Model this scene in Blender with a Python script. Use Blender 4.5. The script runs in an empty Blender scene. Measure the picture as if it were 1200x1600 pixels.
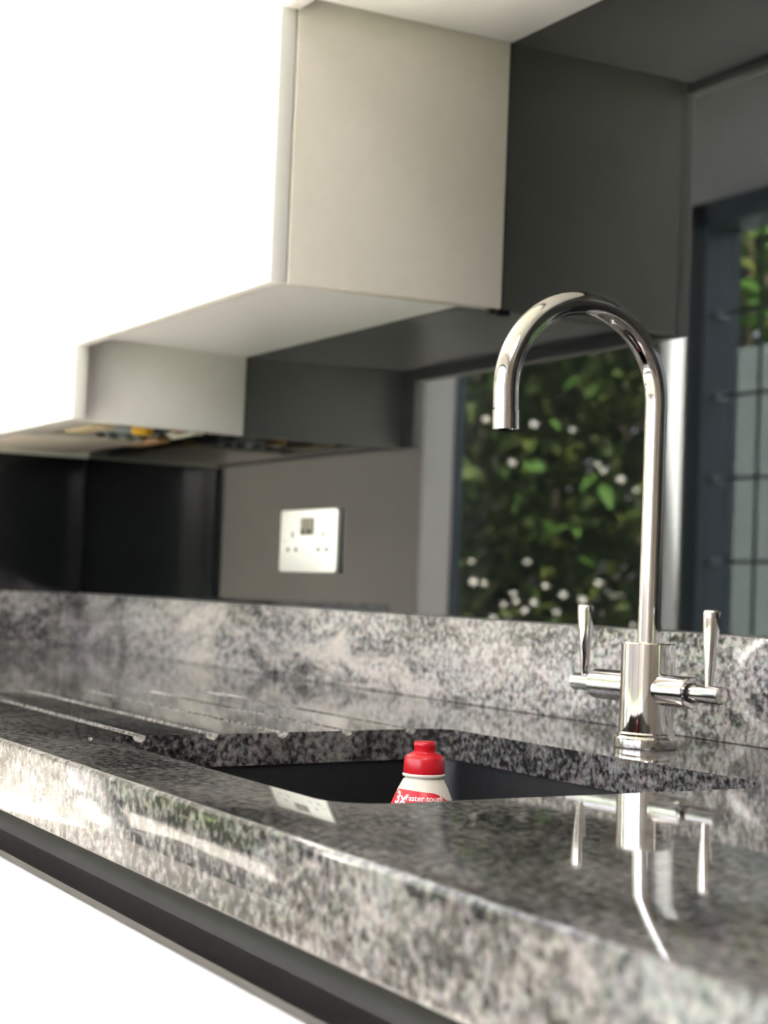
import bpy, bmesh, math, random
from mathutils import Vector, Matrix, noise
C = bpy.context.scene
COL = C.collection
PI = math.pi
R = math.radians
T = 0.9                                   # worktop height above the floor

# ------------------------------------------------------------------ camera
cam_d = bpy.data.cameras.new('camera')
cam = bpy.data.objects.new('camera', cam_d)
COL.objects.link(cam)
fw = Vector((-0.87586803, 0.4804155, 0.04534462))
rt = Vector((0.48210605, 0.87522206, 0.03949812))
up = Vector((0.0207111, -0.05645606, 0.99819024))
m = Matrix((rt, up, -fw)).transposed().to_4x4()
m.translation = Vector((0, -1.03589, T + 0.125))
cam.matrix_world = m
cam_d.sensor_fit = 'VERTICAL'
cam_d.sensor_height = 36
cam_d.sensor_width = 27
cam_d.lens = 2666.75 * 36 / 1600
cam_d.clip_start = 0.02
cam_d.clip_end = 200
cam_d.dof.use_dof = True
cam_d.dof.focus_distance = 1.22
cam_d.dof.aperture_fstop = 8.4
C.camera = cam

# ------------------------------------------------------------------ world, sun, exposure
w = bpy.data.worlds.new('sky'); C.world = w; w.use_nodes = True
nt = w.node_tree
bg = nt.nodes['Background']
sky = nt.nodes.new('ShaderNodeTexSky')
sky.sky_type = 'NISHITA'; sky.sun_disc = False
sky.sun_elevation = R(48); sky.sun_rotation = R(88); sky.dust_density = 3.0; sky.air_density = 1.0
hs = nt.nodes.new('ShaderNodeHueSaturation'); hs.inputs['Saturation'].default_value = 0.35
tint = nt.nodes.new('ShaderNodeMix'); tint.data_type = 'RGBA'; tint.blend_type = 'MULTIPLY'; tint.inputs[0].default_value = 1
tint.inputs[7].default_value = (1.09, .98, .99, 1)
nt.links.new(sky.outputs[0], hs.inputs['Color']); nt.links.new(hs.outputs[0], tint.inputs[6]); nt.links.new(tint.outputs[2], bg.inputs[0])
bg.inputs[1].default_value = 1.0
sd = bpy.data.lights.new('sun', 'SUN'); sd.energy = 46; sd.angle = R(1.0); sd.color = (1, .93, .87)
sun = bpy.data.objects.new('sun', sd); COL.objects.link(sun)
sdir = Vector((-0.80, -0.10, -0.72))       # the sun stands over the garden, to the right
sun.rotation_euler = sdir.to_track_quat('-Z', 'Y').to_euler()
C.view_settings.view_transform = 'Standard'
C.view_settings.look = 'None'
C.view_settings.exposure = 0.82
C.view_settings.gamma = 1.0
C.view_settings.use_curve_mapping = False

# ------------------------------------------------------------------ materials
def mat(name, col=(.8, .8, .8), rough=.5, metal=0, **kw):
    m = bpy.data.materials.new(name); m.use_nodes = True
    b = m.node_tree.nodes['Principled BSDF']
    b.inputs['Base Color'].default_value = (*col, 1)
    b.inputs['Roughness'].default_value = rough
    b.inputs['Metallic'].default_value = metal
    for k, v in kw.items(): b.inputs[k].default_value = v
    return m
def noisy(name, c1, c2, rough=.6, scale=20, bump=0, **kw):
    m = mat(name, c1, rough, **kw); t = m.node_tree; b = t.nodes['Principled BSDF']
    tc = t.nodes.new('ShaderNodeTexCoord'); n = t.nodes.new('ShaderNodeTexNoise')
    n.inputs['Scale'].default_value = scale; n.inputs['Detail'].default_value = 5
    t.links.new(tc.outputs['Object'], n.inputs['Vector'])
    r = t.nodes.new('ShaderNodeValToRGB')
    r.color_ramp.elements[0].position = .35; r.color_ramp.elements[1].position = .65
    r.color_ramp.elements[0].color = (*c1, 1); r.color_ramp.elements[1].color = (*c2, 1)
    t.links.new(n.outputs[0], r.inputs[0]); t.links.new(r.outputs[0], b.inputs['Base Color'])
    if bump:
        bp = t.nodes.new('ShaderNodeBump'); bp.inputs['Strength'].default_value = bump; bp.inputs['Distance'].default_value = .002
        t.links.new(n.outputs[0], bp.inputs['Height']); t.links.new(bp.outputs[0], b.inputs['Normal'])
    return m

def granite(name, streak=(2.4, 3.6, 3.6), rot=(0, 0, R(20)), warp=.25, dark=.5, veinmix=.75, gain=1.0, cream=0, off=(0, 0, 0), gate=None):
    m = bpy.data.materials.new(name); m.use_nodes = True
    t = m.node_tree; b = t.nodes['Principled BSDF']; N = t.nodes.new; L = t.links.new
    b.inputs['Roughness'].default_value = .04
    b.inputs['IOR'].default_value = 1.54
    tc = N('ShaderNodeTexCoord')
    # broad flowing bands
    wn = N('ShaderNodeTexNoise'); wn.inputs['Scale'].default_value = 3.2; wn.inputs['Detail'].default_value = 3
    L(tc.outputs['Object'], wn.inputs['Vector'])
    sub = N('ShaderNodeVectorMath'); sub.operation = 'SUBTRACT'; sub.inputs[1].default_value = (.5, .5, .5); L(wn.outputs['Color'], sub.inputs[0])
    scl = N('ShaderNodeVectorMath'); scl.operation = 'SCALE'; scl.inputs['Scale'].default_value = warp; L(sub.outputs[0], scl.inputs[0])
    add = N('ShaderNodeVectorMath'); L(tc.outputs['Object'], add.inputs[0]); L(scl.outputs[0], add.inputs[1])
    mp = N('ShaderNodeMapping'); mp.inputs['Rotation'].default_value = rot; mp.inputs['Scale'].default_value = streak; mp.inputs['Location'].default_value = off
    L(add.outputs[0], mp.inputs[0])
    band = N('ShaderNodeTexNoise'); band.inputs['Scale'].default_value = 2.4; band.inputs['Detail'].default_value = 6; band.inputs['Roughness'].default_value = .6
    L(mp.outputs[0], band.inputs['Vector'])
    br = N('ShaderNodeValToRGB'); cr = br.color_ramp
    cr.elements[0].position = .38; cr.elements[0].color = (0, 0, 0, 1)
    cr.elements[1].position = .58; cr.elements[1].color = (1, 1, 1, 1)
    L(band.outputs[0], br.inputs[0])
    # short dark streaks
    mp2 = N('ShaderNodeMapping'); mp2.inputs['Rotation'].default_value = rot; mp2.inputs['Scale'].default_value = (streak[0]*1.0, streak[1]*.8, streak[2]*.8)
    L(add.outputs[0], mp2.inputs[0])
    st = N('ShaderNodeTexNoise'); st.inputs['Scale'].default_value = 17; st.inputs['Detail'].default_value = 5; st.inputs['Roughness'].default_value = .65
    L(mp2.outputs[0], st.inputs['Vector'])
    sr = N('ShaderNodeValToRGB'); sr.color_ramp.elements[0].position = .36; sr.color_ramp.elements[1].position = .47; sr.color_ramp.elements[0].color = (.50, .465, .43, 1)
    L(st.outputs[0], sr.inputs[0])
    # fine crystals
    cn = N('ShaderNodeTexNoise'); cn.inputs['Scale'].default_value = 180; cn.inputs['Detail'].default_value = 3; cn.inputs['Roughness'].default_value = .6
    L(tc.outputs['Object'], cn.inputs['Vector'])
    cv = N('ShaderNodeTexVoronoi'); cv.inputs['Scale'].default_value = 200
    L(tc.outputs['Object'], cv.inputs['Vector'])
    # grain threshold slides with the band value: more dark grains in dark bands
    ma = N('ShaderNodeMath'); ma.operation = 'MULTIPLY_ADD'; ma.inputs[1].default_value = .16; L(br.outputs[0], ma.inputs[0]); L(cn.outputs[0], ma.inputs[2])
    gr = N('ShaderNodeValToRGB'); e = gr.color_ramp.elements
    e[0].position = .40; e[0].color = (.045, .041, .038, 1)
    e[1].position = .74; e[1].color = (.64, .565, .465, 1)
    for p_, c_ in ((.49, (.10, .094, .086)), (.56, (.255, .226, .188)), (.64, (.44, .39, .325))):
        x = gr.color_ramp.elements.new(p_); x.color = (*c_, 1)
    L(ma.outputs[0], gr.inputs[0])
    # crystal tint
    ct = N('ShaderNodeMix'); ct.data_type = 'RGBA'; ct.blend_type = 'MULTIPLY'; ct.inputs[0].default_value = .35
    L(gr.outputs[0], ct.inputs[6]); L(cv.outputs['Color'], ct.inputs[7])
    ht = N('ShaderNodeHueSaturation'); ht.inputs['Saturation'].default_value = .35; ht.inputs['Value'].default_value = 1.15
    L(ct.outputs[2], ht.inputs['Color'])
    mx = N('ShaderNodeMix'); mx.data_type = 'RGBA'; mx.blend_type = 'MULTIPLY'; mx.inputs[0].default_value = veinmix
    L(ht.outputs[0], mx.inputs[6]); L(sr.outputs[0], mx.inputs[7])
    bn = N('ShaderNodeTexNoise'); bn.inputs['Scale'].default_value = 2.6; bn.inputs['Detail'].default_value = 5; bn.inputs['Roughness'].default_value = .72
    L(mp.outputs[0], bn.inputs['Vector'])
    cr2 = N('ShaderNodeValToRGB'); cr2.color_ramp.elements[0].position = .47; cr2.color_ramp.elements[1].position = .62
    cr2.color_ramp.elements[0].color = (0, 0, 0, 1); cr2.color_ramp.elements[1].color = (cream, cream, cream, 1)
    L(bn.outputs[0], cr2.inputs[0])
    cm = N('ShaderNodeMix'); cm.data_type = 'RGBA'; 
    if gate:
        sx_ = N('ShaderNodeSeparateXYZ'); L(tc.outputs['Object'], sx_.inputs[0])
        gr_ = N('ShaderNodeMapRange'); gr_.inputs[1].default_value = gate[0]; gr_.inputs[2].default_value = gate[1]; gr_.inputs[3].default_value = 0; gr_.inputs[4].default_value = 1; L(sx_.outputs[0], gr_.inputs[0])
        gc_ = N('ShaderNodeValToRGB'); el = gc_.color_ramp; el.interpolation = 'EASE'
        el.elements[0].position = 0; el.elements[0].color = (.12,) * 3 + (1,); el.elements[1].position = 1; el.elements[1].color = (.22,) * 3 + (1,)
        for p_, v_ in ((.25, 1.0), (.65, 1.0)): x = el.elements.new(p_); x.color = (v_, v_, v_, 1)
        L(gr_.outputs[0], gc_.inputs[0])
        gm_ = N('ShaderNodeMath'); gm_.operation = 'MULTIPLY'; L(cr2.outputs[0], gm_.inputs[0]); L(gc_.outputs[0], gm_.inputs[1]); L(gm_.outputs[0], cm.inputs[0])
    else: L(cr2.outputs[0], cm.inputs[0])
    L(mx.outputs[2], cm.inputs[6]); cm.inputs[7].default_value = (.76, .70, .61, 1)
    gn = N('ShaderNodeVectorMath'); gn.operation = 'SCALE'; gn.inputs['Scale'].default_value = gain
    L(cm.outputs[2], gn.inputs[0]); L(gn.outputs[0], b.inputs['Base Color'])
    return m

M = {}
M['granite'] = granite('granite', gain=.39)
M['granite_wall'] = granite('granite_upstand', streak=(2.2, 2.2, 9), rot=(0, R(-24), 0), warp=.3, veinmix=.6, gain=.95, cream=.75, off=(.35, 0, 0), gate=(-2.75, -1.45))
M['white'] = noisy('white_cabinet', (.84, .81, .775), (.86, .83, .795), .32, 60)
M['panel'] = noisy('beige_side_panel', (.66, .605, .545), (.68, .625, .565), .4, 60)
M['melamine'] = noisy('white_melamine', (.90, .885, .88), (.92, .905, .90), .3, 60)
M['wall'] = noisy('painted_wall', (.74, .73, .70), (.77, .76, .73), .7, 8)
M['warm_wall'] = noisy('warm_grey_wall', (.30, .26, .22), (.33, .29, .25), .7, 8)
M['ceiling'] = noisy('ceiling_paint', (.80, .79, .77), (.83, .82, .80), .8, 8)
M['floor'] = noisy('floor_tile', (.76, .70, .63), (.82, .76, .69), .35, 5)
M['glass_splash'] = noisy('grey_back_painted_glass', (.004, .0045, .0048), (.0045, .005, .0055), .015, 3)
M['glass_splash'].node_tree.nodes['Principled BSDF'].inputs['IOR'].default_value = 1.54
M['glass_splash'].node_tree.nodes['Principled BSDF'].inputs['Specular Tint'].default_value = (.86, .95, .97, 1)
M['black_gloss'] = noisy('black_gloss_panel', (.006, .007, .008), (.009, .010, .011), .12, 6)
M['black_sink'] = noisy('black_composite', (.006, .0065, .007), (.012, .012, .013), .45, 160)
M['gola'] = noisy('anodised_channel', (.030, .026, .023), (.036, .032, .029), .55, 40, metal=0)
M['chrome'] = mat('chrome', (.76, .725, .69), .035, 1)
M['steel'] = noisy('brushed_steel', (.90, .87, .84), (.93, .91, .88), .42, 200, metal=.75)
M['dull_steel'] = noisy('dull_steel', (.42, .46, .50), (.50, .54, .58), .4, 60, metal=.2)
M['hole'] = mat('dark_hole', (.02, .018, .016), .7)
M['rocker'] = noisy('bronze_rocker', (.20, .175, .14), (.24, .21, .17), .35, 40)
M['rubber'] = mat('black_rubber', (.012, .012, .012), .6)
M['frame'] = noisy('anthracite_frame', (.055, .078, .10), (.062, .088, .115), .35, 30)
M['bar'] = noisy('dark_bar', (.05, .055, .058), (.06, .065, .07), .4, 30)
M['cap'] = noisy('red_plastic', (.50, .008, .016), (.56, .010, .02), .28, 20)
M['label'] = noisy('red_label', (.66, .012, .022), (.70, .015, .026), .35, 20)
M['bottle'] = noisy('cream_plastic', (.70, .66, .56), (.74, .70, .60), .3, 12)
M['ink'] = mat('white_ink', (.88, .86, .82), .5)
M['filter'] = noisy('beige_hood_plate', (.78, .68, .58), (.82, .72, .62), .45, 30)
M['tan'] = noisy('tan_board', (.72, .56, .34), (.78, .62, .40), .7, 40)
M['copper'] = noisy('brown_board', (.42, .22, .11), (.48, .27, .14), .6, 40)
M['yellow'] = noisy('yellow_cap', (.80, .42, .03), (.86, .48, .04), .4, 30)
M['plug'] = noisy('pale_connector', (.62, .58, .52), (.68, .64, .58), .5, 30)
M['trunk'] = noisy('bark', (.10, .07, .045), (.17, .12, .08), .9, 30, bump=.4)
M['grass'] = noisy('lawn', (.06, .11, .03), (.10, .17, .05), .9, 30)
M['paving'] = noisy('paving', (.25, .235, .21), (.30, .28, .255), .8, 12)
M['render'] = noisy('white_render', (.78, .77, .74), (.82, .81, .78), .8, 12)

def leafmat(name, stops, trans=.45):
    m = bpy.data.materials.new(name); m.use_nodes = True; t = m.node_tree; N = t.nodes.new; L = t.links.new
    b = t.nodes['Principled BSDF']; b.inputs['Roughness'].default_value = .6
    out = t.nodes['Material Output']
    tc = N('ShaderNodeTexCoord'); n = N('ShaderNodeTexNoise'); n.inputs['Scale'].default_value = 5; n.inputs['Detail'].default_value = 4
    L(tc.outputs['Object'], n.inputs['Vector'])
    r = N('ShaderNodeValToRGB')
    r.color_ramp.elements[0].position = .3; r.color_ramp.elements[0].color = (*stops[0], 1)
    r.color_ramp.elements[1].position = .72; r.color_ramp.elements[1].color = (*stops[-1], 1)
    for i, s in enumerate(stops[1:-1]):
        e = r.color_ramp.elements.new(.3 + .42 * (i + 1) / (len(stops) - 1)); e.color = (*s, 1)
    L(n.outputs[0], r.inputs[0]); L(r.outputs[0], b.inputs['Base Color'])
    tr = N('ShaderNodeBsdfTranslucent'); L(r.outputs[0], tr.inputs[0])
    mx = N('ShaderNodeMixShader'); mx.inputs[0].default_value = trans
    L(b.outputs[0], mx.inputs[1]); L(tr.outputs[0], mx.inputs[2]); L(mx.outputs[0], out.inputs[0])
    return m
M['leaf'] = leafmat('leaf', ((.022, .036, .012), (.045, .075, .016), (.12, .17, .03), (.30, .33, .07)))
M['glint_petal'] = leafmat('glint_petal', ((.80, .72, .58), (.85, .80, .70), (.88, .80, .76)), .4)
M['leaf_bright'] = leafmat('leaf_bright', ((.10, .22, .03), (.16, .34, .05), (.24, .42, .08)), .5)

def pane_mat(name, tint=(.95, .97, .97), gloss=.035):
    m = bpy.data.materials.new(name); m.use_nodes = True; t = m.node_tree; N = t.nodes.new; L = t.links.new
    out = t.nodes['Material Output']; t.nodes.remove(t.nodes['Principled BSDF'])
    tr = N('ShaderNodeBsdfTransparent'); tr.inputs[0].default_value = (*tint, 1)
    gl = N('ShaderNodeBsdfGlossy'); gl.inputs['Roughness'].default_value = .01
    mx = N('ShaderNodeMixShader'); mx.inputs[0].default_value = gloss
    L(tr.outputs[0], mx.inputs[1]); L(gl.outputs[0], mx.inputs[2]); L(mx.outputs[0], out.inputs[0])
    return m
M['pane'] = pane_mat('window_glass')
m = bpy.data.materials.new('frosted_sheet'); m.use_nodes = True; t = m.node_tree
out = t.nodes['Material Output']; b = t.nodes['Principled BSDF']; b.inputs['Base Color'].default_value = (.90, .95, .94, 1); b.inputs['Roughness'].default_value = .5
tr = t.nodes.new('ShaderNodeBsdfTranslucent'); tr.inputs[0].default_value = (.80, .88, .87, 1)
mx = t.nodes.new('ShaderNodeMixShader'); mx.inputs[0].default_value = .45
t.links.new(b.outputs[0], mx.inputs[1]); t.links.new(tr.outputs[0], mx.inputs[2]); t.links.new(mx.outputs[0], out.inputs[0])
M['frosted'] = m
m = mat('water', (1, 1, 1), .0); m.node_tree.nodes['Principled BSDF'].inputs['Transmission Weight'].default_value = 1; m.node_tree.nodes['Principled BSDF'].inputs['IOR'].default_value = 1.33
M['water'] = m

# ------------------------------------------------------------------ mesh helpers
def add_box(bm, lo, hi, bev=0, seg=2):
    c = [(a + b) / 2 for a, b in zip(lo, hi)]; s = [abs(b - a) for a, b in zip(lo, hi)]
    r = bmesh.ops.create_cube(bm, size=1)
    bmesh.ops.scale(bm, vec=s, verts=r['verts']); bmesh.ops.translate(bm, vec=c, verts=r['verts'])
    if bev:
        es = list({e for v in r['verts'] for e in v.link_edges})
        bmesh.ops.bevel(bm, geom=es, offset=bev, segments=seg, profile=.5, affect='EDGES')
def add_sweep(bm, pts, rads, n=24, cap=True):
    pts = [Vector(p) for p in pts]
    if not hasattr(rads, '__len__'): rads = [rads] * len(pts)
    rings = []; ref = None
    for i, p in enumerate(pts):
        a = pts[max(i - 1, 0)]; b = pts[min(i + 1, len(pts) - 1)]
        t = (b - a)
        t = t.normalized() if t.length > 1e-9 else Vector((0, 0, 1))
        if ref is None:
            ref = Vector((1, 0, 0)) if abs(t.x) < .8 else Vector((0, 1, 0))
        u = (ref - t * ref.dot(t)).normalized(); v = t.cross(u); ref = u
        rings.append([bm.verts.new(p + (u * math.cos(2*PI*k/n) + v * math.sin(2*PI*k/n)) * rads[i]) for k in range(n)])
    for a, b in zip(rings, rings[1:]):
        for k in range(n): bm.faces.new((a[k], a[(k+1) % n], b[(k+1) % n], b[k]))
    if cap:
        bm.faces.new(rings[0][::-1]); bm.faces.new(rings[-1])
def add_lathe(bm, prof, axis_o=(0, 0, 0), d=(0, 0, 1), n=40, sx=1, sy=1):
    """prof: (r, h) along direction d; sharp profile points may be doubled"""
    d = Vector(d).normalized(); o = Vector(axis_o)
    ref = Vector((1, 0, 0)) if abs(d.x) < .8 else Vector((0, 1, 0))
    u = (ref - d * ref.dot(d)).normalized(); v = d.cross(u)
    rings = []
    for r, h in prof:
        if r < 1e-6: rings.append([bm.verts.new(o + d * h)])
        else: rings.append([bm.verts.new(o + d*h + u*math.cos(2*PI*k/n)*r*sx + v*math.sin(2*PI*k/n)*r*sy) for k in range(n)])
    for a, b in zip(rings, rings[1:]):
        if len(a) == 1 and len(b) == 1: continue
        for k in range(n):
            k2 = (k + 1) % n
            if len(a) == 1: bm.faces.new((a[0], b[k2], b[k]))
            elif len(b) == 1: bm.faces.new((a[k], a[k2], b[0]))
            else: bm.faces.new((a[k], a[k2], b[k2], b[k]))
    if len(rings[0]) > 1: bm.faces.new(rings[0][::-1])
    if len(rings[-1]) > 1: bm.faces.new(rings[-1])
def add_prism(bm, poly, lo, hi, axis='z', bev=0, seg=3):
    """poly in the two other axes, extruded from lo to hi"""
    def P(a, b, h):
        return {'z': (a, b, h), 'x': (h, a, b), 'y': (a, h, b)}[axis]
    A = [bm.verts.new(P(a, b, lo)) for a, b in poly]; B = [bm.verts.new(P(a, b, hi)) for a, b in poly]
    n = len(poly); fs = [bm.faces.new(A[::-1]), bm.faces.new(B)]
    for k in range(n): fs.append(bm.faces.new((A[k], A[(k+1) % n], B[(k+1) % n], B[k])))
    bmesh.ops.recalc_face_normals(bm, faces=fs)
    if bev:
        es = list({e for f in fs for e in f.edges})
        bmesh.ops.bevel(bm, geom=es, offset=bev, segments=seg, profile=.5, affect='EDGES')
def mesh(name, bm, smooth=None):
    bmesh.ops.recalc_face_normals(bm, faces=bm.faces)
    me = bpy.data.meshes.new(name); bm.to_mesh(me); bm.free()
    if smooth is not None:
        me.shade_smooth()
        me.set_sharp_from_angle(angle=R(smooth))
    return me
def obj(name, bm, m, parent=None, smooth=35, label=None):
    me = mesh(name, bm, smooth) if isinstance(bm, bmesh.types.BMesh) else bm
    me.materials.clear(); me.materials.append(m)
    o = bpy.data.objects.new(name, me); COL.objects.link(o)
    if parent:
        o.parent = parent
        o.matrix_parent_inverse = Matrix.Translation(-world_loc(parent))
    if label: o['label'] = label
    return o
def world_loc(o):
    l = Vector((0, 0, 0))
    if o.type == 'EMPTY': l = Vector(o.location)
    return l
def thing(name, label, cat, loc=(0, 0, 0), group=None):
    o = bpy.data.objects.new(name, None); COL.objects.link(o)
    o.location = loc; o.empty_display_size = .05
    o['label'] = label; o['category'] = cat
    if group: o['group'] = group
    return o
def tag(o, label, cat, group=None, kind=None):
    o['label'] = label; o['category'] = cat
    if group: o['group'] = group
    if kind: o['kind'] = kind
    return o
def struct(name, bm, m, parent=None):
    o = obj(name, bm, m, parent)
    if not parent: o['kind'] = 'structure'
    return o
def BM(): return bmesh.new()
def boxo(name, lo, hi, m, parent=None, bev=0, label=None):
    bm = BM(); add_box(bm, lo, hi, bev); return obj(name, bm, m, parent, label=label)
def boolean(o, cutters, op='DIFFERENCE'):
    for c in cutters:
        md = o.modifiers.new('b', 'BOOLEAN'); md.object = c; md.operation = op; md.solver = 'EXACT'
    dg = bpy.context.evaluated_depsgraph_get(); dg.update()
    me = bpy.data.meshes.new_from_object(o.evaluated_get(dg))
    o.modifiers.clear(); o.data = me
    for c in cutters:
        bpy.data.objects.remove(c)
    return o
def rounded_poly(pts, radii, seg=8):
    out = []; n = len(pts)
    for i in range(n):
        p = Vector(pts[i]); a = Vector(pts[i-1]); b = Vector(pts[(i+1) % n]); r = radii[i]
        da = (a - p).normalized(); db = (b - p).normalized()
        ang = da.angle(db); t = r / math.tan(ang / 2); c = p + (da + db).normalized() * (r / math.sin(ang / 2))
        s = p + da * t - c; e = p + db * t - c
        a0 = math.atan2(s.y, s.x); a1 = math.atan2(e.y, e.x); d = (a1 - a0 + PI) % (2*PI) - PI
        for k in range(seg + 1):
            x = a0 + d * k / seg; out.append((c.x + r*math.cos(x), c.y + r*math.sin(x)))
    return out

# ------------------------------------------------------------------ the setting
X0, X1, Y1, H = -9.0, 2.4, -2.3, 2.62     # end walls, far wall, ceiling
bm = BM(); add_box(bm, (X0 - .2, Y1 - .18, -.12), (X1 + .2, .15, 0)); struct('floor', bm, M['floor'])
bm = BM(); add_box(bm, (X0 - .2, 0.0065, 0), (X1 + .2, .16, H)); struct('wall_back', bm, M['wall'])
bm = BM(); add_box(bm, (X0 - .2, Y1 - .18, 0), (X0, 0.006, H)); struct('wall_left', bm, M['wall'])
bm = BM(); add_box(bm, (X1, Y1 - .18, 0), (X1 + .2, 0.006, H)); struct('wall_right', bm, M['warm_wall'])
# ceiling with an unseen roof light added to brighten the far wall
sk = (-4.1, -2.75, -2.05, -.35)
bm = BM()
s2 = (.25, 1.65, -1.95, -.95)              # smaller roof light added out of view to brighten the cabinet undersides
add_box(bm, (sk[1], Y1 - .18, H), (s2[0], .16, H + .15)); add_box(bm, (s2[1], Y1 - .18, H), (X1 + .2, .16, H + .15))
add_box(bm, (s2[0], Y1 - .18, H), (s2[1], s2[2], H + .15)); add_box(bm, (s2[0], s2[3], H), (s2[1], .16, H + .15))
add_box(bm, (X0 - .2, Y1 - .18, H), (sk[0], .16, H + .15))
add_box(bm, (sk[0], Y1 - .18, H), (sk[1], sk[2], H + .15))
add_box(bm, (sk[0], sk[3], H), (sk[1], .16, H + .15))
struct('ceiling', bm, M['ceiling'])
wn = struct('added_roof_light_1', BM(), M['frame']); bm = BM()
add_box(bm, (sk[0], sk[2], H + .13), (sk[1], sk[2] + .05, H + .19)); add_box(bm, (sk[0], sk[3] - .05, H + .13), (sk[1], sk[3], H + .19))
for k in range(5):
    x = sk[0] + (sk[1] - sk[0] - .05) * k / 4; add_box(bm, (x, sk[2], H + .13), (x + .05, sk[3], H + .19))
bm.to_mesh(wn.data); bm.free()
bm = BM(); add_box(bm, (sk[0], sk[2], H + .155), (sk[1], sk[3], H + .161)); obj('pane', bm, M['pane'], wn)
wn = struct('added_roof_light_2', BM(), M['frame']); bm = BM()
add_box(bm, (s2[0], s2[2], H + .13), (s2[1], s2[2] + .04, H + .19)); add_box(bm, (s2[0], s2[3] - .04, H + .13), (s2[1], s2[3], H + .19))
for x in (s2[0], s2[1] - .04): add_box(bm, (x, s2[2], H + .13), (x + .04, s2[3], H + .19))
bm.to_mesh(wn.data); bm.free()
bm = BM(); add_box(bm, (s2[0], s2[2], H + .155), (s2[1], s2[3], H + .161)); obj('pane', bm, M['pane'], wn)
# far wall and its openings: garden door, barred window, patio door
DT = 2.245
GD = (-5.78, -4.185); BW = (-4.145, -3.0); PD = (-2.75, .5)
bm = BM()
for a, b in ((X0, GD[0]), (GD[1], BW[0]), (BW[1], PD[0]), (PD[1], X1)):
    add_box(bm, (a, Y1 - .18, 0), (b, Y1, DT))
add_box(bm, (X0, Y1 - .18, DT), (X1, Y1, H))
add_box(bm, (BW[0], Y1 - .18, 0), (BW[1], Y1, .55))
struct('wall_front', bm, M['wall'])

def frame_bm(x0, x1, z0, z1, wd, y0, y1, muls=()):
    bm = BM()
    add_box(bm, (x0, y0, z0), (x0 + wd, y1, z1)); add_box(bm, (x1 - wd, y0, z0), (x1, y1, z1))
    add_box(bm, (x0, y0, z1 - wd), (x1, y1, z1)); add_box(bm, (x0, y0, z0), (x1, y1, z0 + min(wd, .06)))
    for x in muls: add_box(bm, (x - .025, y0, z0), (x + .025, y1, z1))
    return bm
d1 = struct('door_1', frame_bm(GD[0], GD[1], 0, DT, .012, Y1 - .178, Y1 - .14), M['frame'])
bm = BM(); add_box(bm, (GD[0] + .01, Y1 - .163, .01), (GD[1] - .01, Y1 - .157, DT - .01)); obj('pane', bm, M['pane'], d1)
w1 = struct('window_1', frame_bm(BW[0], BW[1], .55, DT, .075, Y1 - .12, Y1 + .02), M['frame'])
bm = BM(); add_box(bm, (BW[0] + .05, Y1 - .083, .6), (BW[1] - .05, Y1 - .077, DT - .05)); obj('pane', bm, M['pane'], w1)
gr = BM()
for z in (T + 1.002, T + .751, T + .50, T + .249, T + .0):
    add_sweep(gr, [(BW[0] + .06, Y1 - .035, z), (BW[1] - .06, Y1 - .035, z)], .006, 8)
x = BW[0] + .26
while x < BW[1] - .08:
    add_sweep(gr, [(x, Y1 - .045, .60), (x, Y1 - .045, DT - .06)], .006, 8); x += .16
obj('grille', gr, M['bar'], w1)
hg = BM()
for z in (T + 1.002, T + .751, T + .50, T + .249, T + .0): add_box(hg, (BW[0] + .06, Y1 - .06, z - .010), (BW[0] + .10, Y1 - .02, z + .010))
obj('hinge', hg, M['dull_steel'], w1)
d2 = struct('door_2', frame_bm(PD[0], PD[1], 0, DT, .06, Y1 - .14, Y1 - .06, (-1.67, -.58)), M['frame'])
bm = BM(); add_box(bm, (PD[0] + .05, Y1 - .103, .05), (PD[1] - .05, Y1 - .097, DT - .05)); obj('pane', bm, M['pane'], d2)

def portal(name, loc, rot, sx, sy):
    l = bpy.data.lights.new(name, 'AREA'); l.shape = 'RECTANGLE'; l.size = sx; l.size_y = sy; l.cycles.is_portal = True
    o = bpy.data.objects.new(name, l); COL.objects.link(o); o.location = loc; o.rotation_euler = rot
for nm, a, b, z0 in (('garden_door_daylight', *GD, 0), ('window_daylight', *BW, .55), ('patio_door_daylight', *PD, 0)):
    portal(nm, ((a + b) / 2, Y1 - .17, (z0 + DT) / 2), (R(90), 0, 0), b - a, DT - z0)
portal('added_roof_daylight', ((sk[0] + sk[1]) / 2, (sk[2] + sk[3]) / 2, H + .2), (0, 0, 0), sk[1] - sk[0], sk[3] - sk[2])

portal('added_small_roof_daylight', ((s2[0] + s2[1]) / 2, (s2[2] + s2[3]) / 2, H + .2), (0, 0, 0), s2[1] - s2[0], s2[3] - s2[2])

# ------------------------------------------------------------------ outdoors
bm = BM(); add_box(bm, (-22, -3.9, -.16), (8, Y1 - .18, -.05)); o = struct('ground', bm, M['paving'])
bm = BM(); add_box(bm, (-22, -16, -.18), (8, -3.9, -.04)); o = obj('lawn', bm, M['grass']); tag(o, 'green lawn beyond the paved terrace outside', 'lawn', kind='stuff')

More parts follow.
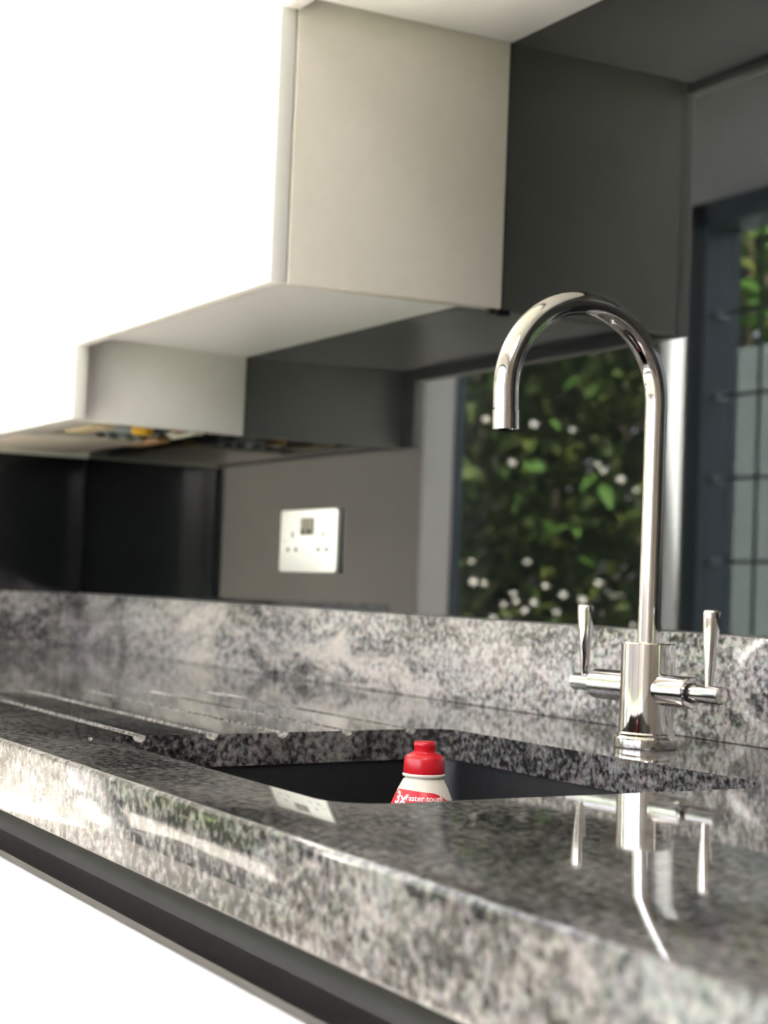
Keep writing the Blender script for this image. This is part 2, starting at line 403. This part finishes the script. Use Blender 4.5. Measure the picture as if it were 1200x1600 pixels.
def leaf(bm, p, d, n, L_, W_):
    d = d.normalized(); s = d.cross(n).normalized(); n = s.cross(d)
    a = bm.verts.new(p); tip = bm.verts.new(p + d * L_ - n * L_ * .12)
    l1 = bm.verts.new(p + d * L_*.3 + s * W_*.5 + n * W_*.12); r1 = bm.verts.new(p + d * L_*.3 - s * W_*.5 + n * W_*.12)
    l2 = bm.verts.new(p + d * L_*.68 + s * W_*.36); r2 = bm.verts.new(p + d * L_*.68 - s * W_*.36)
    c1 = bm.verts.new(p + d * L_*.35); c2 = bm.verts.new(p + d * L_*.68 - n * L_ * .03)
    bm.faces.new((a, l1, c1)); bm.faces.new((a, c1, r1))
    bm.faces.new((l1, l2, c2, c1)); bm.faces.new((c1, c2, r2, r1)); bm.faces.new((l2, tip, c2)); bm.faces.new((c2, tip, r2))
rnd = random.Random(7)
def rv(): return Vector((rnd.uniform(-1, 1), rnd.uniform(-1, 1), rnd.uniform(-1, 1)))
def foliage(bm, x0, x1, yc, dy, z0, z1, count, ls):
    k = 0
    while k < count:
        p = Vector((rnd.uniform(x0, x1), yc + rnd.uniform(-1, 1) * dy, rnd.uniform(z0, z1)))
        if noise.noise(p * 2.1 + Vector((3.1, 0, 9))) < -.22: continue
        k += 1
        d = rv(); d.z = -abs(d.z) * .8; n = rv() + Vector((0, .3, .8))
        L_ = ls * rnd.uniform(.6, 1.5); leaf(bm, p, d, n.normalized(), L_, L_ * rnd.uniform(.35, .55))
sh = thing('hedge', 'dark green leafy hedge outside, mirrored in the grey glass splashback', 'hedge', (-8.4, -4.3, 0))
bm = BM(); foliage(bm, -11.5, -5.75, -4.3, .65, 0.16, 3.3, 17000, .115); foliage(bm, -11.5, -5.75, -4.85, .12, .6, 3.2, 2800, .26); f = obj('foliage', bm, M['leaf'], sh, smooth=None); f['kind'] = 'stuff'
bm = BM(); foliage(bm, -9.5, -5.9, -3.6, .12, 1.2, 2.2, 26, .14); f = obj('foliage', bm, M['leaf_bright'], sh, smooth=None, label='fresh bright green leaves at the front'); f['kind'] = 'stuff'
for k in range(7):
    x = -11 + k * .8; bm = BM()
    pts = [(x + .12 * noise.noise(Vector((k * 3.3, j * .6, 0))), -4.3 + .1 * noise.noise(Vector((k, j * .7, 5))), 3.1 * j / 9) for j in range(10)]
    add_sweep(bm, pts, [.05 - .004 * j for j in range(10)], 10)
    for j in range(3, 9):
        a = Vector(pts[j]); q = a + Vector((rnd.uniform(-.5, .5), rnd.uniform(-.4, .5), .4)); add_sweep(bm, [a, (a + q) / 2 + Vector((0, 0, .05)), q], [.02, .015, .007], 6)
    obj('stem', bm, M['trunk'], sh)
for k in range(60):  # cream flecks added to stand in for bright sparkles of light in the hedge
    zc_ = T + (rnd.gauss(.08, .12) if k < 44 else rnd.uniform(.1, 1.0)); xc_ = rnd.uniform(-8.0, -5.9); yc_ = -3.50 + rnd.uniform(-.06, .05)
    bm = BM(); rr_ = rnd.uniform(.010, .019)
    for q in range(5):
        a = 2*PI*q/5 + k; c_ = Vector((xc_, yc_, zc_)); nn = Vector((.75, .35, .55)).normalized(); ea = nn.cross(Vector((0, 0, 1))).normalized(); eb = nn.cross(ea); e1 = ea*math.cos(a) + eb*math.sin(a); e2 = eb*math.cos(a) - ea*math.sin(a)
        vs = [bm.verts.new(c_), bm.verts.new(c_ + e1*rr_*.6 + e2*rr_*.5), bm.verts.new(c_ + e1*rr_*1.15 + Vector((0, .2*rr_, 0))), bm.verts.new(c_ + e1*rr_*.6 - e2*rr_*.5)]
        bm.faces.new(vs)
    obj('glint_fleck', bm, M['glint_petal'], sh, smooth=None, label='small cream fleck added as a sparkle of light')
# pale privacy screen seen through the barred window, leaves above it
ps = thing('privacy_screen', 'pale frosted privacy screen outside, seen through the dark window bars', 'screen', (-5.3, -3.4, 0))
boxo('sheet', (-5.38, -3.41, -.05), (-3.4, -3.40, 2.03), M['frosted'], ps)
for x in (-5.38, -4.4, -3.45): boxo('post', (x, -3.46, -.05), (x + .04, -3.42, 2.06), M['bar'], ps)
tr = thing('climbing_shrub', 'bright green shrub behind the frosted privacy screen outside', 'shrub', (-5.0, -3.9, 0))
bm = BM(); foliage(bm, -5.6, -3.9, -3.85, .25, 1.95, 2.75, 1100, .11); f = obj('foliage', bm, M['leaf_bright'], tr, smooth=None); f['kind'] = 'stuff'
for x in (-5.2, -4.5, -3.8):
    bm = BM(); add_sweep(bm, [(x, -3.82, -.05), (x + .05, -3.84, .8), (x - .03, -3.80, 1.6), (x, -3.82, 2.4)], [.03, .025, .018, .008], 8); obj('stem', bm, M['trunk'], tr)
bm = BM(); add_box(bm, (-4.76, -2.92, -.0499), (-4.70, -2.65, 2.05), .004); o = obj('garden_post', bm, M['render'])
tag(o, 'white rendered post outside, sunlit, mirrored just right of the tap', 'post')

# ------------------------------------------------------------------ tall black unit at the far end of the worktop
TX = -3.05
t_ = thing('tall_cabinet', 'tall black glossy cabinet closing off the far end of the worktop', 'cabinet', (TX - .3, -.18, 0))
boxo('body', (TX - .6, -.264, .08), (TX, 0.0, 2.4), M['black_gloss'], t_, .002)
boxo('plinth', (TX - .59, -.24, 0), (TX - .01, 0.0, .08), M['rubber'], t_)
boxo('door', (TX - .598, -.284, .085), (TX - .002, -.265, 2.395), M['black_gloss'], t_, .002)

# ------------------------------------------------------------------ glass splashback
UZ = T + .0959
bm = BM(); add_box(bm, (TX + .001, 0.0, UZ + .001), (X1 - .3, 0.006, 2.3))
o = obj('glass_splashback', bm, M['glass_splash']); tag(o, 'dark grey mirror-like glass splashback covering the wall above the granite', 'splashback')

# ------------------------------------------------------------------ granite worktop
WX0, WX1 = TX + .001, 1.4
YF = -.6577
def arc(cx, cy, r, a0, a1, n=5): return [(cx + r*math.cos(R(a0 + (a1-a0)*k/n)), cy + r*math.sin(R(a0 + (a1-a0)*k/n))) for k in range(n + 1)]
b_ = .0035; TH = .053
prof = [(-.001, T)] + arc(YF + b_, T - b_, b_, 90, 180) + arc(YF + .002, T - TH + .002, .002, 180, 270) + [(YF + .03, T - TH), (YF + .03, T - .027), (-.001, T - .027)]
bm = BM(); add_prism(bm, prof, WX0, WX1, 'x')
top = obj('granite_worktop', bm, M['granite'], smooth=40)
cut = [(-1.290, -.577), (-.876, -.577), (-.902, -.214), (-1.352, -.222)]
cutr = rounded_poly(cut, [.030, .030, .055, .022], 10)
bm = BM(); add_prism(bm, cutr, T - .04, T + .02, 'z'); c0 = obj('c', bm, M['granite'])
cs = [c0]
for y in (-.540, -.472, -.402, -.333, -.262):
    bm = BM(); add_sweep(bm, [(-1.8352, y, T + .0031), (-1.834, y, T + .0023), (-1.831, y, T + .0014), (-1.827, y, T + .0011), (-1.2, y, T + .0011)], [.0006, .0028, .0048, .0063, .0063], 17)
    cs.append(obj('c', bm, M['granite']))
boolean(top, cs); top.name = 'granite_worktop'
top.data.shade_smooth(); top.data.set_sharp_from_angle(angle=R(40))
tag(top, 'polished grey veined granite worktop with sink cut-out and drainer grooves', 'worktop')
bm = BM(); add_box(bm, (WX0, -.02, T + .0003), (WX1, -.0003, UZ), .0012)
o = obj('granite_upstand', bm, M['granite_wall']); tag(o, 'long granite upstand running along the wall behind the tap', 'upstand')
bm = BM(); add_box(bm, (TX + .0005, YF + .01, T + .0003), (TX + .020, -.0205, UZ), .0012)
o = obj('granite_upstand', bm, M['granite_wall']); tag(o, 'short granite upstand returning along the tall black cabinet', 'upstand')

# ------------------------------------------------------------------ sink
sk_ = thing('sink', 'black undermounted sink bowl set below the granite cut-out', 'sink', (-1.10, -.40, T - .22))
outer = rounded_poly([(-1.312, -.5985), (-.856, -.5985), (-.882, -.194), (-1.374, -.202)], [.04, .04, .06, .03], 10)
inner = rounded_poly([(-1.294, -.581), (-.872, -.581), (-.898, -.210), (-1.356, -.218)], [.032, .032, .055, .025], 10)
bot = rounded_poly([(-1.28, -.567), (-.886, -.567), (-.912, -.224), (-1.342, -.232)], [.04, .04, .06, .04], 10)
bm = BM(); n = len(inner)
zt, zb = T - .0275, T - .205
rings = [[bm.verts.new((*p, z)) for p in pl] for pl, z in ((outer, T - .225), (outer, zt), (inner, zt), (bot, zb + .012), ([(x*.97 - 1.10*.03, y*.97 - .40*.03) if True else 0 for x, y in bot], zb))]
for a, b in zip(rings, rings[1:]):
    for k in range(n): bm.faces.new((a[k], a[(k+1) % n], b[(k+1) % n], b[k]))
bm.faces.new(rings[-1]); bm.faces.new(rings[0][::-1])
obj('bowl', bm, M['black_sink'], sk_, smooth=50)
bm = BM(); add_lathe(bm, [(0, 0), (.045, 0), (.045, .002), (.036, .004), (.032, .0015), (0, .0015)], (-1.10, -.36, zb), n=32)
obj('drain', bm, M['chrome'], sk_, label='round chrome drain')

# ------------------------------------------------------------------ tap
TXc, TYc = -1.165, -.1354
tp = thing('mixer_tap', 'tall chrome swan-neck mixer tap with two side levers, standing behind the sink', 'tap', (TXc, TYc, T))
bm = BM(); add_lathe(bm, [(.0268, 0), (.0272, .001), (.0272, .0080), (.0264, .0092), (.0246, .0100), (.0246, .0118), (.0238, .0130), (0, .0130)], (TXc, TYc, T + .0003), n=64)
obj('base_ring', bm, M['chrome'], tp, 30)
bm = BM(); add_lathe(bm, [(0, .0128), (.0232, .0128), (.0232, .0877), (.0224, .0889), (0, .0889)], (TXc, TYc, T), n=72)
obj('body', bm, M['chrome'], tp, 30)
Lr = .0765; zc = .292; pr = .0097
pts = [(0, 0, .0885), (0, 0, .14), (0, 0, .20), (0, 0, .25), (0, 0, .275)]
for k in range(41):
    a = PI * k / 40; pts.append((0, -Lr + Lr * math.cos(a), zc + (Lr*1.02) * math.sin(a)))
pts.append((0, -2*Lr + .0006, zc - .016))
bm = BM(); add_sweep(bm, [(TXc + x, TYc + y, T + z) for x, y, z in pts], [pr * (1 + .10 * max(0, (i - 5) / 41)) for i in range(len(pts))], 40)
obj('spout', bm, M['chrome'], tp, 40)
bm = BM(); tpz = zc - .016; pr = .0107
add_lathe(bm, [(pr - .0012, 0), (pr - .0012, .0011), (pr + .0003, .0013), (pr + .0003, .0170), (pr - .001, .0180), (pr - .0022, .0180), (pr - .0022, .0150), (0, .0150)],
          (TXc, TYc - 2*Lr + .0006, T + tpz), (0, .035, -1), n=40)
obj('aerator', bm, M['chrome'], tp, 30)
ra = R(4); ax = Vector((math.cos(ra), math.sin(ra), 0)); az = .050
for s in (-1, 1):
    d = ax * s; o_ = Vector((TXc, TYc, T + az))
    bm = BM(); e = .066 if s < 0 else .055; ee = .0955 if s < 0 else .0885
    add_lathe(bm, [(.0132, .016), (.0132, e - .001), (.0124, e), (.0090, e), (.0090, e - .0015), (0, e - .0015)], o_, d, n=48)
    cl = obj('valve_collar', bm, M['chrome'], tp, 30)
    bm = BM(); add_lathe(bm, [(.0080, e - .0012), (.0080, e + .0022)], o_, d, n=40); obj('seal_ring', bm, M['rubber'], cl, 30)
    bm = BM(); add_lathe(bm, [(0, e + .002), (.0074, e + .002), (.0074, ee), (.0066, ee + .001), (0, ee + .001)], o_, d, n=40)
    hd = obj('handle', bm, M['chrome'], tp, 30)
    lp = o_ + d * (.083 if s < 0 else .074)
    bm = BM(); pf = [(.0034, .0055), (.0036, .009), (.0043, .020), (.0056, .034), (.0067, .049), (.0073, .062), (.0073, .0668), (.0069, .0682), (.0058, .0690), (0, .0693)]
    add_lathe(bm, pf, lp, (0.0, 0.02 * s, 1), n=32)
    obj('lever', bm, M['chrome'], hd, 40)
bm = BM(); add_lathe(bm, [(.0016, .0212), (.0016, .0216), (0, .0216)], (TXc, TYc, T + .030), (.5, -.86, 0), 16)
obj('grub_screw', bm, M['hole'], tp)

# ------------------------------------------------------------------ bottle in the sink
BX, BY = -1.0865, -.398
bt = thing('dish_soap_bottle', 'cream plastic washing-up bottle with red cap standing in the black sink', 'bottle', (BX, BY, zb))
def lat(name, prof, m, parent, sx=1, sy=1, sm=40):
    bm = BM(); add_lathe(bm, [(r, h) for r, h in prof], (BX, BY, T), n=64, sx=sx, sy=sy); return obj(name, bm, m, parent, sm)
bodyp = [(0, -.2045), (.026, -.2045), (.0295, -.201), (.031, -.190), (.032, -.13), (.031, -.085), (.0302, -.062), (.0280, -.046), (.0238, -.0325), (.0185, -.0195), (.0150, -.0128), (.0136, -.0118), (.0133, -.0085), (0, -.0085)]
bd = lat('bottle_body', bodyp, M['bottle'], bt)
lat('neck_ring', [(0, -.0105), (.0152, -.0105), (.0158, -.0098), (.0158, -.0088), (.0152, -.0082), (0, -.0082)], M['bottle'], bt)
cp = lat('cap', [(0, -.0080), (.0150, -.0080), (.0152, -.0072), (.0147, .0025), (.0140, .0042), (.0118, .0056), (.0092, .0066), (.0088, .0074), (0, .0074)], M['cap'], bt)
lat('nozzle', [(0, .007), (.0078, .007), (.0076, .0105), (.0081, .0115), (.0080, .0140), (.0072, .0150), (0, .0152)], M['cap'], cp)
# direction from the bottle to the viewer
va = math.atan2(-1.036 - BY, 0 - BX)
def rad(z):
    for (r0, h0), (r1, h1) in zip(bodyp[1:], bodyp[2:]):
        if h0 <= z <= h1: return r0 + (r1 - r0) * (z - h0) / (h1 - h0)
    return .03
def onb(s, z, off=.0003):        # s: arc length to the right as seen, z: height
    r = rad(z); a = va + s / r; r += off
    return Vector((BX + r*math.cos(a), BY + r*math.sin(a), T + z))
bm = BM(); cols = []
NS = 40
for i in range(NS + 1):
    s = -.040 + .076 * i / NS
    u = (i / NS)
    ztop = -.0193 - .004 * max(0, u - .35) - .0125 * max(0, (u - .62) / .38) ** 2 - (.03 * max(0, .12 - u))
    cols.append([bm.verts.new(onb(s * rad(ztop + (-.17 - ztop) * j / 24) / .0265, ztop + (-.17 - ztop) * j / 24)) for j in range(25)])
for a, b in zip(cols, cols[1:]):
    for j in range(24): bm.faces.new((a[j], a[j+1], b[j+1], b[j]))
lb = obj('label', bm, M['label'], bt, 60, label='red wrap-around label with white writing')
def wrap_text(body, size, s0, z0, shear=0, bold=0):
    cu = bpy.data.curves.new('t', 'FONT'); cu.body = body; cu.size = size; cu.shear = shear; cu.offset = bold
    cu.resolution_u = 4
    to = bpy.data.objects.new('t', cu); COL.objects.link(to)
    dg = bpy.context.evaluated_depsgraph_get(); dg.update()
    me = bpy.data.meshes.new_from_object(to.evaluated_get(dg)); bpy.data.objects.remove(to)
    b2 = BM(); b2.from_mesh(me)
    bmesh.ops.triangulate(b2, faces=b2.faces)
    bmesh.ops.subdivide_edges(b2, edges=b2.edges, cuts=1)
    for v in b2.verts: v.co = onb(s0 + v.co.x, z0 + v.co.y, .0006)
    return obj('lettering', b2, M['ink'], lb, None)
wrap_text('3x', .0120, -.0250, -.0292, .25, .0003)
wrap_text('Faster tough', .0056, -.0130, -.0263, 0, .00005)

# ------------------------------------------------------------------ water drops on the worktop
for (x, y, r), lbl in (((-2.1635, -.227, .004), 'bright water drop on the worktop near the granite upstand'), ((-1.274, -.589, .0016), 'tiny water drop beside the front drainer groove')):
    bm = BM(); add_lathe(bm, [(r, 0), (r*.93, r*.35), (r*.7, r*.62), (r*.35, r*.78), (0, r*.82)], (x, y, T + .0001), n=20)
    o = obj('water_drop', bm, M['water'], smooth=60); tag(o, lbl, 'water drop')

# ------------------------------------------------------------------ wall cabinets
ZB, ZU, ZT, ZL = T + .4486, T + .4641, T + .7544, T + .744
YD = -.2616; XS = -1.6295; TOPZ = 2.36
def skew(o, x0, e):               # the side panel stands a touch off square
    for v in o.data.vertices:
        if v.co.x > x0: v.co.x += e * (v.co.y / YD)
    return o
# middle cabinet
XH = -2.3332
c1 = thing('wall_cabinet', 'white wall cabinet with beige side panel, in the middle above the worktop', 'cabinet', (-1.96, -.14, ZB), 'white wall cabinets')
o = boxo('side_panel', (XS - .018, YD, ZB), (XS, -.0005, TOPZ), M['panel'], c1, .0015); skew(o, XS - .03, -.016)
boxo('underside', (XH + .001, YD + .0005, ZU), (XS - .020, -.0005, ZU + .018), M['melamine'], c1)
boxo('back_panel', (XH + .001, -.012, ZU + .019), (XS - .020, -.0005, TOPZ), M['white'], c1)
o = boxo('door', (-2.283, YD - .0205, ZB - .0005), (XS - .018, YD - .0015, TOPZ), M['white'], c1, .0015)
boxo('bracket', (XS - .014, -.014, ZB - .006), (XS - .004, -.001, ZB + .008), M['rubber'], c1)
# raised cabinets to the right
for i, (a, b) in enumerate(((XS + .002, -1.03), (-1.028, -.43), (-.428, .17), (.172, .77))):
    lbl = ['white raised wall cabinet beside the beige side panel', 'white raised wall cabinet, second from the beige side panel', 'white raised wall cabinet, third from the beige side panel', 'white raised wall cabinet furthest right'][i]
    c2 = thing('wall_cabinet', lbl, 'cabinet', ((a + b) / 2, -.14, ZL), 'white wall cabinets')
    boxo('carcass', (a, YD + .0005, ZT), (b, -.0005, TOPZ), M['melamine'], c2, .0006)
    boxo('door', (a + .0015 - (0.016 if i == 0 else 0), YD - .0205, ZL), (b - .0015, YD - .0015, TOPZ), M['white'], c2, .0015)

# extractor cabinet
ZH = T + .3463
xe = thing('extractor_hood', 'white boxed extractor hood hanging lower at the far left, its underside open', 'hood', (-2.64, -.14, ZH))
o = boxo('side_panel', (XH - .018, YD, ZH), (XH, -.0005, TOPZ), M['white'], xe, .0015); skew(o, XH - .03, .016)
boxo('side_panel', (TX + .002, YD, ZH), (TX + .020, -.0005, TOPZ), M['white'], xe, .0015)
boxo('door', (TX + .002, YD - .0205, ZH - .0005), (-2.287, YD - .0015, TOPZ), M['white'], xe, .0015)
boxo('top_panel', (TX + .021, YD + .001, ZH + .10), (XH - .019, -.001, ZH + .118), M['black_gloss'], xe)
boxo('filter_plate', (-3.025, -.255, ZH + .004), (-2.66, -.035, ZH + .012), M['filter'], xe, .002, label='beige metal plate')
boxo('front_rail', (-2.66, -.258, ZH + .003), (XH - .019, -.215, ZH + .013), M['plug'], xe, .002)
bm = BM(); add_lathe(bm, [(0, 0), (.055, 0), (.062, .006), (.062, .05), (.03, .075), (0, .075)], (-2.56, -.110, ZH + .006), n=40)
mo = obj('motor_housing', bm, M['dull_steel'], xe)
bm = BM()
for k in range(8):
    a = 2*PI*k/8; add_box(bm, (-2.56 + .035*math.cos(a) - .006, -.110 + .035*math.sin(a) - .006, ZH + .003), (-2.56 + .035*math.cos(a) + .006, -.110 + .035*math.sin(a) + .006, ZH + .007), .001)
obj('vent_boss', bm, M['hole'], mo)
bm = BM(); add_lathe(bm, [(0, -.004), (.014, -.004), (.017, -.001), (.017, .020), (0, .020)], (-2.462, -.112, ZH + .004), n=28); obj('yellow_cap', bm, M['yellow'], xe, label='round yellow cap')
boxo('insulation_board', (-2.56, -.205, ZH + .003), (-2.43, -.165, ZH + .012), M['tan'], xe, .002, label='tan board')
boxo('insulation_board', (-2.74, -.034, ZH + .003), (-2.60, -.012, ZH + .011), M['copper'], xe, .002, label='brown board')
for i, (x, y, m_) in enumerate(((-2.455, -.060, 'plug'), (-2.42, -.072, 'copper'), (-2.43, -.035, 'plug'), (-2.395, -.045, 'plug'), (-2.385, -.022, 'tan'))):
    bm = BM(); add_box(bm, (x - .012, y - .008, ZH + .004), (x + .012, y + .008, ZH + .020), .002); add_box(bm, (x - .007, y - .005, ZH + .018), (x + .007, y + .005, ZH + .030), .001)
    obj('connector', bm, M[m_], xe)
bm = BM(); add_sweep(bm, [(-2.5, -.15, ZH + .02), (-2.46, -.09, ZH + .008), (-2.44, -.05, ZH + .012), (-2.40, -.03, ZH + .02), (-2.36, -.05, ZH + .06)], .004, 10); obj('cable', bm, M['rubber'], xe)
bm = BM(); add_sweep(bm, [(-2.6, -.04, ZH + .03), (-2.54, -.03, ZH + .008), (-2.48, -.025, ZH + .010), (-2.42, -.015, ZH + .03)], .004, 10); obj('cable', bm, M['plug'], xe)

# ------------------------------------------------------------------ socket on the glass
sx0, sx1, sz0, sz1 = -2.178, -2.004, T + .1442, T + .2305
so = thing('double_socket', 'brushed metal double socket mounted on the grey glass splashback', 'socket', ((sx0 + sx1)/2, 0, sz0))
pl = rounded_poly([(sx0, sz0), (sx1, sz0), (sx1, sz1), (sx0, sz1)], [.006]*4, 6)
bm = BM(); add_prism(bm, pl, -.0065, -.0004, 'y', .0008, 2); fp = obj('face_plate', bm, M['steel'], so)
cx = (sx0 + sx1) / 2; W_ = sx1 - sx0; Hh = sz1 - sz0
for s in (-1, 1):
    bm = BM(); add_prism(bm, rounded_poly([(cx + s*.0095 - .0085, sz0 + Hh*.59), (cx + s*.0095 + .0085, sz0 + Hh*.59), (cx + s*.0095 + .0085, sz0 + Hh*.86), (cx + s*.0095 - .0085, sz0 + Hh*.86)], [.002]*4, 4), -.0095, -.006, 'y', .0006, 2)
    rk = obj('switch', bm, M['rocker'], so, label='bronze grey rocker switch')
    bm = BM(); add_box(bm, (cx + s*.0095 - .004, -.0101, sz0 + Hh*.60), (cx + s*.0095 + .004, -.0092, sz0 + Hh*.68)); obj('switch_tip', bm, M['hole'], rk)
    c = cx + s * .27 * W_
    def hole(a, b, w_, h_):
        bm = BM(); add_box(bm, (a - w_/2, -.0068, b - h_/2), (a + w_/2, -.0060, b + h_/2)); obj('pin_hole', bm, M['hole'], so)
    hole(c, sz0 + Hh*.60, .0045, .009)
    for q in (-1, 1): hole(c + q*.0125, sz0 + Hh*.36, .0085, .0045)
    bm = BM(); add_lathe(bm, [(0, 0), (.0030, 0), (.0028, .0008), (0, .001)], (cx + s*.41*W_, -.0064, sz0 + Hh*.5), (0, -1, 0), 16); obj('screw', bm, M['chrome'], so)

# ------------------------------------------------------------------ base units with handle channel
g0 = T - TH
bases = ((-3.03, -1.752, 'white base unit at the far left below the granite worktop'), (-1.75, -.402, 'wide white base unit below the sink'), (-.40, .50, 'white base unit to the right below the worktop'), (.502, 1.38, 'white base unit furthest right'))
for a, b, lbl in bases:
    bu = thing('base_cabinet', lbl, 'cabinet', ((a + b)/2, -.3, 0), 'white base units')
    if 'sink' in lbl:
        bm = BM(); add_box(bm, (a, -.586, .1), (a + .018, -.02, g0 + .015)); add_box(bm, (b - .018, -.586, .1), (b, -.02, g0 + .015)); add_box(bm, (a + .018, -.586, .1), (b - .018, -.02, .118))
        obj('carcass', bm, M['white'], bu)
    else: boxo('carcass', (a, -.586, .1), (b, -.02, g0 + .0255), M['white'], bu)
    boxo('plinth', (a, -.55, 0), (b, -.53, .1), M['white'], bu)
    for k in range(2):
        za, zb_ = ((.103, .445), (.449, g0 - .0455))[k]
        bm = BM(); add_prism(bm, [(-.605, za), (-.605, zb_)] + arc(-.636, zb_ - .004, .004, 90, 180, 4) + [(-.640, za)], a + .0015, b - .0015, 'x'); obj('drawer_front', bm, M['white'], bu)
# J-shaped channel
xa, xb = -3.03, 1.38
chp = [(-.640 + .012, g0), (-.640 + .012, g0 - .0015), (-.6135, g0 - .0015)]
chp += [(-.6135 + .012*math.sin(R(a)), g0 - .008 - .026*(a/90) ) for a in (20, 45, 70, 90)]
chp += [(-.6040, g0 - .0405), (-.610, g0 - .0430), (-.6325, g0 - .0435), (-.6345, g0 - .040), (-.6365, g0 - .040), (-.6365, g0 - .0450), (-.6025, g0 - .0450), (-.6002, g0 - .0425), (-.6002, g0)]
bm = BM(); add_prism(bm, chp, xa, xb, 'x'); o = obj('handle_channel', bm, M['gola'], smooth=40)
tag(o, 'dark metal recessed handle channel running under the front edge of the worktop', 'channel')
